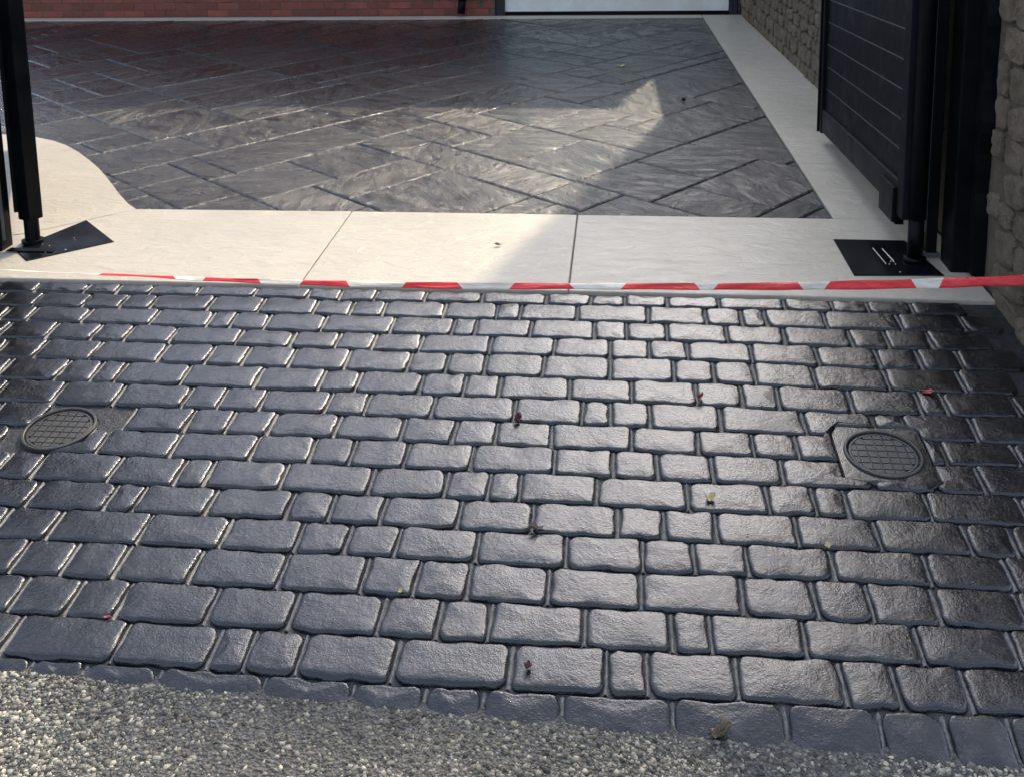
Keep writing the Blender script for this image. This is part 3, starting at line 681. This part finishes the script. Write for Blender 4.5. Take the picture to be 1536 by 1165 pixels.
dp = tag(empty('downpipe', (-1.565, 10.10, HB)), 'black rainwater downpipe at the foot of the brick wall', 'pipe')
MB().tube((-1.565, 10.115, HB + .16), (-1.565, 10.115, 3.02), .034, n=18).build('pipe', M_BLACK, dp, True)
MB().tube((-1.565, 10.115, HB + .17), (-1.575, 10.085, HB + .03), .036, .04, n=18).build('shoe', M_BLACK, dp, True)
MB().tube((-1.565, 10.115, HB + .15), (-1.565, 10.115, HB + .20), .041, n=18).build('collar', M_BLACK, dp, True)

# neighbour's house beyond the wall: it throws the shade over the right of the drive
nh = tag(empty('neighbour_house', (6, 15.5, 0)), 'tall grey rendered house behind the stone wall', 'house')
NP = [(2.44, 13.0), (10.5, 13.0), (12.4, 20.0), (5.0, 20.0)]
MB().prism(NP, lambda x, y: -.5, lambda x, y: 8.75).build('wall', M_RENDER, nh)
MB().prism([(2.42, 12.95), (10.6, 12.95), (12.5, 20.1), (4.98, 20.1)], lambda x, y: 8.75, lambda x, y: 8.93).build('roof', M_ROOF, nh)
for x in (4.2, 7.4):
    for z in (1.2, 4.2, 6.8):
        f_ = MB().box(x - .6, x + .6, 12.93, 13.02, z, z + 1.3).build('window', M_WHITE, nh)
        MB().box(x - .52, x + .52, 12.915, 12.94, z + .08, z + 1.22).build('pane', M_GLASS, f_, origin=(6, 15.5, 0)).location = (0, 0, 0)

# ------------------------------------------------------------------ rubble stone wall on the right
def stone_mesh(ln, ht, dp_, rnd):
    """irregular rounded rubble block, face towards -X; local origin at its centre"""
    n = 16; seed = rnd.uniform(0, 500); ring = []
    for i in range(n):
        a = 2 * math.pi * (i + .5) / n; c_, s_ = math.cos(a), math.sin(a); k = 1 / max(abs(c_) ** 7 + abs(s_) ** 7, 1e-6) ** (1 / 7)
        k *= 1 + .22 * mnoise.noise((c_ * 1.7 + seed, s_ * 1.7, 0)); ring.append((c_ * k * ln / 2, s_ * k * ht / 2))
    V, F = [], []
    for sc_, x in ((1.0, .03), (1.0, -dp_ * .45), (.93, -dp_ * .85), (.55, -dp_)):
        for (y, z) in ring: V.append((x + dp_ * .55 * mnoise.noise((y * sc_ * 22 + seed, z * sc_ * 22, 3)), y * sc_, z * sc_))
    for r_ in range(3):
        for i in range(n): a = r_ * n; F.append((a + i, a + (i + 1) % n, a + n + (i + 1) % n, a + n + i))
    F += [(3 * n + i, 3 * n + (i + 1) % n, 4 * n) for i in range(n)]; V.append((-dp_ * rnd.uniform(.7, 1.2), 0, 0))
    return mesh('stone', V, F, M_STONE, False)
wall = tag(empty('stone_wall', (1.32, 6.5, zc(6.5))), 'rough brown rubble stone wall running along the right side', 'wall')
wm = MB()
ys = [2.7, 3.3, 4.0, 5, 6, 7.0, 8, 9, 10.30]
v, f = [], []
for Y in ys:
    a, top = wall_x(Y) + .010, 2.50
    v += [(a, Y, -.6), (a, Y, top), (a + .42, Y, top), (a + .42, Y, -.6)]
for i in range(len(ys) - 1):
    for k in range(3): q = i * 4 + k; f.append((q, q + 4, q + 5, q + 1))
f += [(0, 1, 2, 3), tuple(len(v) - 4 + k for k in (3, 2, 1, 0))]
wm.add(v, f); wm.build('mortar_core', M_STMORT, wall)
cop = MB()
for i in range(len(ys) - 1):
    a, b = wall_x(ys[i]), wall_x(ys[i + 1])
    cop.add([(a - .03, ys[i], 2.50), (a + .47, ys[i], 2.50), (a + .47, ys[i], 2.57), (a - .03, ys[i], 2.57), (b - .03, ys[i + 1], 2.50), (b + .47, ys[i + 1], 2.50), (b + .47, ys[i + 1], 2.57), (b - .03, ys[i + 1], 2.57)],
            [(0, 1, 5, 4), (1, 2, 6, 5), (2, 3, 7, 6), (3, 0, 4, 7), (0, 3, 2, 1), (4, 5, 6, 7)])
cop.build('coping', M_STONE, wall)
stock = [[stone_mesh(l, h_, RND.uniform(.010, .024), RND) for _ in range(5)] for l, h_ in ((.12, .09), (.19, .10), (.27, .12), (.10, .13))]
SD = [(.12, .09), (.19, .10), (.27, .12), (.10, .13)]
def lay(y0, y1, z1, base):
    cnt = 0; z = base - .02
    while z < z1:
        hh = RND.choice([.085, .10, .12]); Y = y0 + RND.uniform(0, .1)
        while Y < y1:
            k = RND.choice([0, 0, 1, 1, 1, 2, 3]); ln = SD[k][0] * RND.uniform(.85, 1.15)
            Yc = Y + ln / 2
            if Yc + ln / 2 > y1 + .03: break
            zz = z + hh / 2 + zc(Yc) - zc((y0 + y1) / 2)
            if z1 > zz > zc(Yc) - .05:
                o = obj('stone', RND.choice(stock[k]), wall, (wall_x(Yc) + .012 - 1.32, Yc - 6.5, zz - zc(6.5)))
                o.scale = (RND.uniform(.8, 1.3), ln / SD[k][0] * .97, hh / SD[k][1] * .96); o.rotation_euler = (RND.uniform(-.10, .10), 0, 0); cnt += 1
            Y += ln + RND.uniform(.002, .012)
        z += hh + .004
    return cnt
c1 = lay(6.4, 10.28, 1.05, zc(8.4)); c2 = lay(2.75, 3.70, 1.25, -.06)
print('stones', c1, c2)

# ------------------------------------------------------------------ right gate leaf, opened into the courtyard
XG = 1.075
gate = tag(empty('gate_leaf', (XG + .025, 3.92, zc(3.92))), 'dark anthracite slatted gate leaf standing open against the stone wall', 'gate')
GY0, GY1, GZ0, GZ1 = 3.905, 5.60, .195, 2.02
st = MB(); st.box(XG - .008, XG + .062, GY0, GY0 + .085, GZ0 - .01, GZ1, .005); st.build('stile', M_NAVY, gate)
st = MB(); st.box(XG - .008, XG + .062, GY1 - .075, GY1, GZ0 - .01, GZ1, .005); st.box(XG - .016, XG - .0085, GY1 - .022, GY1 - .004, GZ0 - .012, GZ1, .002); st.build('stile', M_BLACK, gate)
MB().box(XG - .004, XG + .058, GY0 + .086, GY1 - .076, GZ0, .315, .006).build('bottom_rail', M_RAIL, gate)
MB().box(XG - .004, XG + .058, GY0 + .086, GY1 - .076, GZ1 - .1, GZ1, .006).build('top_rail', M_RAIL, gate)
z = .3165
sl = MB().box(0, .03, 0, GY1 - GY0 - .163, 0, .1120, .0025); slm = mesh('slat', sl.v, sl.f, M_NAVY)
while z < GZ1 - .2:
    obj('slat', slm, gate, (XG + .010 - gate.location.x, GY0 + .087 - gate.location.y, z - gate.location.z)); z += .1175
MB().box(XG + .0118, XG + .036, GY0 + .087, GY1 - .077, .32, GZ1 - .11).build('groove_glint_backing', M_GALV_GLINT, gate)  # pale sheet in the slat gaps paints the light caught by the grooves
lk = MB().box(XG - .022, XG - .0045, GY0 + .092, GY0 + .30, GZ0 - .045, GZ0 + .095, .004).build('motor_arm_cover', M_BLACK, gate)
MB().box(XG - .004, XG + .03, GY0 + .11, GY0 + .26, GZ0 - .06, GZ0 - .001, .004).build('drive_bracket', M_BLACK, gate)
MB().tube((XG + .045, GY0 - .005, zc(3.9) + .012), (XG + .045, GY0 - .005, GZ0 + .02), .029, n=24).tube((XG + .045, GY0 - .005, GZ0 + .0), (XG + .045, GY0 - .005, GZ1), .034, n=24).tube((XG + .045, GY0 - .005, zc(3.9) + .008), (XG + .045, GY0 - .005, zc(3.9) + .022), .042, n=24).build('pivot_post', M_BLACK, gate, True)

gp_ = tag(empty('gate_post', (1.20, 3.97, zc(3.97))), 'slim dark steel post just behind the pivot of the open gate', 'post')
MB().box(1.175, 1.215, 3.95, 3.99, zc(3.97) - .05, 2.2, .004).build('post', M_BLACK, gp_)
MB().box(1.1700, 1.1745, 3.955, 3.985, zc(3.97) + .10, 2.2).build('edge_strip', M_GALV_GLINT, gp_)
MB().box(1.165, 1.225, 3.94, 4.0, zc(3.97) + .0045, zc(3.97) + .02, .003).build('foot', M_GALV_GLINT, gp_)
# broad black post against the end of the wall: hand-painted, with a ragged edge where paint meets stone
bp = tag(empty('broad_gate_post', (1.27, 3.84, zc(3.84))), 'broad black painted gate post against the stone wall', 'post')
MB().box(1.222, 1.40, 3.80, 3.93, -.06, 2.3, .006).build('post', M_BLACK, bp)
pv, pf = [], []
for k in range(61):
    zz = zc(3.8) + .02 + k * .038; rag = .03 * mnoise.noise((zz * 4, 2, 0)) + .008 * mnoise.noise((zz * 13, 7, 0))
    x_ = wall_x(3.7) - .030
    pv += [(x_, 3.80, zz), (x_ - .004, 3.72 + rag, zz), (x_ + .05, 3.715 + rag, zz)]
for k in range(60):
    for q in range(2): a = k * 3 + q; pf.append((a, a + 1, a + 4, a + 3))
MB().add(pv, pf).build('painted_edge', M_BLACK, bp)

# ------------------------------------------------------------------ left gate: seen end on
def leftpt(x, y): return court(x, y)
LB = court(50, 366); LD = Vector((LB[0], LB[1], 0)).normalized()
lg = tag(empty('gate_leaf', (LB[0], LB[1], zc(LB[1]))), 'black gate leaf seen end on at the left edge of the photo', 'gate')
lg.rotation_euler = (0, 0, math.atan2(LD.y, LD.x) - math.pi / 2)       # local +Y runs along the leaf, away from the camera
_pp = MB().tube((0, 0, .012), (0, 0, .13), .030, n=24).tube((0, 0, .008), (0, 0, .02), .045, n=24).box(-.034, .034, -.034, .034, .11, 1.9, .007)
_po = obj('pivot_post', mesh('pivot_post', _pp.v, _pp.f, M_BLACK), lg); _po.rotation_euler = (0, 0, math.radians(38))
def lpart(name, mb, mat): o = obj(name, mesh(name, mb.v, mb.f, mat), lg); return o
lpart('stile', MB().box(-.062, .010, .05, .13, .13, 1.9, .004), M_BLACK)
lpart('stile', MB().box(-.045, .012, 1.62, 1.70, .13, 1.9, .004), M_BLACK)
lpart('bottom_rail', MB().box(-.042, .010, .131, 1.619, .13, .25, .004), M_NAVY)
lpart('top_rail', MB().box(-.042, .010, .131, 1.619, 1.8, 1.9, .004), M_NAVY)
sl = MB().box(-.030, 0, .132, 1.618, 0, .1145, .0035); slm2 = mesh('slat', sl.v, sl.f, M_NAVY)
z = .2515
while z < 1.7: obj('slat', slm2, lg, (0, 0, z)); z += .1175
lp = tag(empty('gate_post', (-2.565, 3.86, zc(3.86))), 'dark gate post at the far left edge beside the pivot', 'post')
MB().box(-2.615, -2.530, 3.82, 3.90, -.05, 2.1, .005).build('post', M_BLACK, lp)
MB().box(-2.529, -2.524, 3.83, 3.845, .06, 2.1).build('edge_strip', M_GALV_GLINT, lp)
pr = tag(empty('stone_pier', (-2.85, 3.75, 0)), 'mossy pale stone pier at the left edge', 'pier')
MB().box(-3.2, -2.66, 3.58, 4.0, -.4, 1.9).build('core', M_STMORT, pr)
for zz in np.arange(.03, 1.8, .125):
    for k, (yy, sc) in enumerate(((3.64, 1.0), (3.80, 1.1), (3.94, .8))):
        o = obj('stone', RND.choice(stock[0]), pr, (-2.657 + 2.85, yy - 3.75 + RND.uniform(-.02, .02), zz)); o.rotation_euler = (0, 0, math.pi); o.scale = (1.2, sc * 1.1, 1.25)
    for xx in (-2.75, -2.92, -3.08):
        o = obj('stone', RND.choice(stock[1]), pr, (xx + 2.85, 3.583 - 3.75, zz)); o.rotation_euler = (0, 0, math.pi / 2); o.scale = (1.1, .85, 1.15)

# floor plates over the gate drives
def plate(pts, name, label):
    P = [tuple(court(*p)[:2]) for p in pts]
    A = sum(P[t][0] * P[(t + 1) % 4][1] - P[(t + 1) % 4][0] * P[t][1] for t in range(4))
    if A < 0: P = P[::-1]
    c = np.mean(P, axis=0); root = tag(empty(name, (c[0], c[1], zc(c[1]))), label, 'floor plate', 'gate drive floor plates')
    MB().prism(P, lambda x, y: zc(y) - .03, lambda x, y: zc(y) + .009, .002).build('plate', M_PLATE, root)
    return root, c
pl, c = plate(((22, 377), (130, 333), (171, 365), (40, 394)), 'drive_plate', 'black steel floor plate in the sun at the foot of the left gate')
for k in range(11):
    p = court(60 + RND.uniform(-15, 60), 372 + RND.uniform(-12, 12)); s = RND.uniform(.002, .0045)
    MB().tube((p[0], p[1], zc(p[1]) + .0092), (p[0], p[1], zc(p[1]) + .0092 + s * .5), s, s * .5, 8).build('paint_speck', M_TAPEW, pl)
MB().box(*(lambda a: (a[0] - .10, a[0] + .10, a[1] - .02, a[1] + .02, zc(a[1]) + .0095, zc(a[1]) + .013))(court(48, 379)), .002).build('weld_strip', M_BLACK, pl)
pr_, c = plate(((1250, 362), (1357, 364), (1416, 416), (1281, 416)), 'drive_plate', 'black steel floor plate in the shade at the foot of the right gate')
for (a, b) in (((1309, 376), (1329, 400)), ((1323, 377), (1340, 395)), ((1331, 386), (1341, 397))):
    p, q = court(*a), court(*b)
    MB().tube((p[0], p[1], zc(p[1]) + .0102), (q[0], q[1], zc(q[1]) + .0102), .0016, n=8).build('paint_drip', M_TAPEW, pr_)
for (x, y) in ((1334, 400), (1338, 392), (1343, 400), (1350, 412), (1336, 396)):
    p = court(x, y); MB().tube((p[0], p[1], zc(p[1]) + .0092), (p[0], p[1], zc(p[1]) + .0115), .003, .0015, 8).build('paint_speck', M_TAPEW, pr_)

# ------------------------------------------------------------------ red and white barrier tape
TT = [(-60, 401, 404), (0, 404, 405.6), (60, 407, 408.8), (130, 410, 412), (200, 412, 415), (300, 416, 421.5), (390, 418.5, 425.5), (520, 421.5, 430.5), (640, 423.5, 433), (768, 424.5, 434), (900, 425, 434.5), (1040, 425, 435), (1120, 424.5, 435.5), (1220, 422.5, 435), (1330, 420, 434), (1440, 416.5, 431.5), (1536, 413, 428), (1600, 410.5, 425.5)]
TB = [150, 262, 306, 388, 452, 522, 606, 690, 768, 858, 935, 1046, 1074, 1201, 1241, 1371, 1412, 1540]
tpx = np.array(TT)
def tape_pt(x, k, curl=0.0):
    y = np.interp(x, tpx[:, 0], tpx[:, 1 + k])
    Yd = 3.500 + (0.012 if k == 0 else -0.010) + 0.006 * math.sin(x * .011) - max(0, x - 1150) * .0007
    return yplane(x, y, Yd)
tv, tf, tm = [], [], []
sl_px = lambda x: float(np.interp(x, [0, 400, 800, 1200, 1600], [3, 6, 9, 9, 9]))
marks = sorted(set([float(q) for q in np.linspace(-60, 1600, 120)] + [float(b) for b in TB]))
marks = [m_ for i_, m_ in enumerate(marks) if m_ in [float(b) for b in TB] or all(abs(m_ - b) > 9 for b in TB)]
for x in marks:
    s_ = sl_px(x)
    for q in range(5):
        t = q / 4; xx = x + s_ * (0.5 - t) * (1 if (sum(b <= x for b in TB) % 2) else -1)
        a, b = tape_pt(xx, 0), tape_pt(xx, 1)
        p = a * (1 - t) + b * t; p[1] += .004 * math.sin(t * math.pi) * math.sin(x * .02) + .003 * math.sin(x * .05 + t * 3)
        tv.append(p)
for i in range(len(marks) - 1):
    red = sum(b <= (marks[i] + marks[i + 1]) / 2 for b in TB) % 2
    for q in range(4): a = i * 5 + q; tf.append((a, a + 1, a + 6, a + 5)); tm.append(int(red))
tape = obj('barrier_tape', mesh('barrier_tape', tv, tf, None, True, [M_TAPEW, M_RED], tm))
so = tape.modifiers.new('film', 'SOLIDIFY'); so.thickness = .0003
tag(tape, 'red and white barrier tape stretched low across the gateway', 'tape')

# ------------------------------------------------------------------ fallen leaves and litter
def leaf(name, px, py, size, mat, label, cat, ground='a', rot=0.0, curl=.5, ar=.6, lift=.004, grp='fallen leaves and litter', stalk=True):
    size *= .85; P = apron(px, py) if ground == 'a' else court(px, py)
    base = P.copy(); base[2] += lift
    n = 9; v, f = [], []
    for i in range(n):
        t = i / (n - 1); wdt = size * ar * .5 * (math.sin(math.pi * min(1, t * .95 + .04)) ** .8) * (1 + .25 * math.sin(t * 17 + px))
        L = size * (t - .5); z0 = size * curl * (t - .5) ** 2 * 1.6
        for q, s in enumerate((-1, -.5, 0, .5, 1)):
            v.append((L, s * wdt, z0 + size * curl * .55 * s * s * (.6 + .5 * math.sin(t * 6 + px)) + .02 * size * math.sin(t * 23 + s * 3)))
    for i in range(n - 1):
        for q in range(4): a = i * 5 + q; f.append((a, a + 5, a + 6, a + 1))
    root = empty(name, base); root.rotation_euler = (0.1, 0.05, rot); tag(root, label, cat, grp)
    b = obj('blade', mesh('blade', v, f, mat, True), root); s = b.modifiers.new('thick', 'SOLIDIFY'); s.thickness = .0006
    if stalk: MB().tube((-size * .5, 0, size * curl * .4), (-size * .85, size * .08, size * curl * .25), size * .02, size * .014, 6).build('stalk', mat, root, origin=(0, 0, 0)).location = (0, 0, 0)
    return root
LR = mat_leaf('red_leaf', (0.28, 0.03, 0.03), (0.42, 0.10, 0.08)); LD_ = mat_leaf('dark_red_leaf', (0.04, 0.008, 0.012), (0.12, 0.02, 0.03))
LY = mat_leaf('yellow_leaf', (0.50, 0.36, 0.10), (0.68, 0.55, 0.28)); LG = mat_leaf('lime_leaf', (0.30, 0.40, 0.05), (0.52, 0.60, 0.14)); LBn = mat_leaf('brown_leaf', (0.10, 0.065, 0.04), (0.24, 0.17, 0.11))
LK = mat_leaf('black_scrap', (0.004, 0.004, 0.005), (0.010, 0.010, 0.012))
leaf('fallen_leaf', 1049, 598, .034, LR, 'curled red leaf in a cobble joint left of the shaded inspection cover', 'leaf', rot=.9, curl=.9)
leaf('fallen_leaf', 1392, 590, .042, LR, 'red leaf on the shaded cobbles above the right inspection cover', 'leaf', rot=-.2, curl=.3)
leaf('fallen_leaf', 776, 632, .040, LD_, 'dark crimson leaf in a joint near the middle of the cobbles', 'leaf', rot=1.3, curl=.7)
leaf('fallen_leaf', 1065, 750, .030, LY, 'pale yellow curled leaf on top of a cobble', 'leaf', rot=.3, curl=.8, ar=.9)
leaf('fallen_leaf', 1241, 821, .020, LY, 'small yellow leaf in a row joint below the right inspection cover', 'leaf', rot=1.0, curl=.6, ar=.8)
leaf('fallen_leaf', 600, 889, .014, LY, 'tiny yellow leaf scrap in a row joint left of centre', 'leaf', rot=1.5, curl=.5, ar=.8)
leaf('fallen_leaf', 161, 927, .022, LR, 'thin red leaf scrap in a joint near the left edge', 'leaf', rot=.1, curl=.2, ar=.35)
leaf('fallen_leaf', 791, 1003, .026, LD_, 'crimson leaf curled on a cobble near the road edge', 'leaf', rot=1.4, curl=.9, ar=.7)
leaf('fallen_leaf', 804, 795, .042, LBn, 'brown withered leaf lying in a row joint at mid apron', 'leaf', rot=.1, curl=.6, ar=.4)
leaf('fallen_leaf', 932, 100, .075, LG, 'lime green leaf on the black slates near the garage', 'leaf', 'c', rot=.2, curl=.25, ar=.6)
leaf('fallen_leaf', 747, 371, .032, LBn, 'small brown leaf on the sunlit pale concrete band', 'leaf', 'c', rot=.1, curl=.5, ar=.5, lift=.009)
leaf('bark_scrap', 1025, 153, .040, LK, 'small black scrap on the shaded slates', 'litter', 'c', rot=.8, curl=.9, ar=.8, stalk=False)
leaf('fallen_leaf', 1078, 1108, .052, LBn, 'dark curled leaf at the road edge under the last cobbles', 'leaf', rot=.2, curl=1.1, ar=.5, lift=.006)
leaf('fallen_leaf', 624, 1079, .020, LBn, 'small rusty leaf scrap on the road chippings', 'leaf', rot=1.3, curl=.5, ar=.5, lift=.006)
leaf('fallen_leaf', 876, 279, .020, LR, 'tiny red scrap in a joint of the sunlit slates', 'leaf', 'c', rot=1.5, curl=.4, ar=.5)
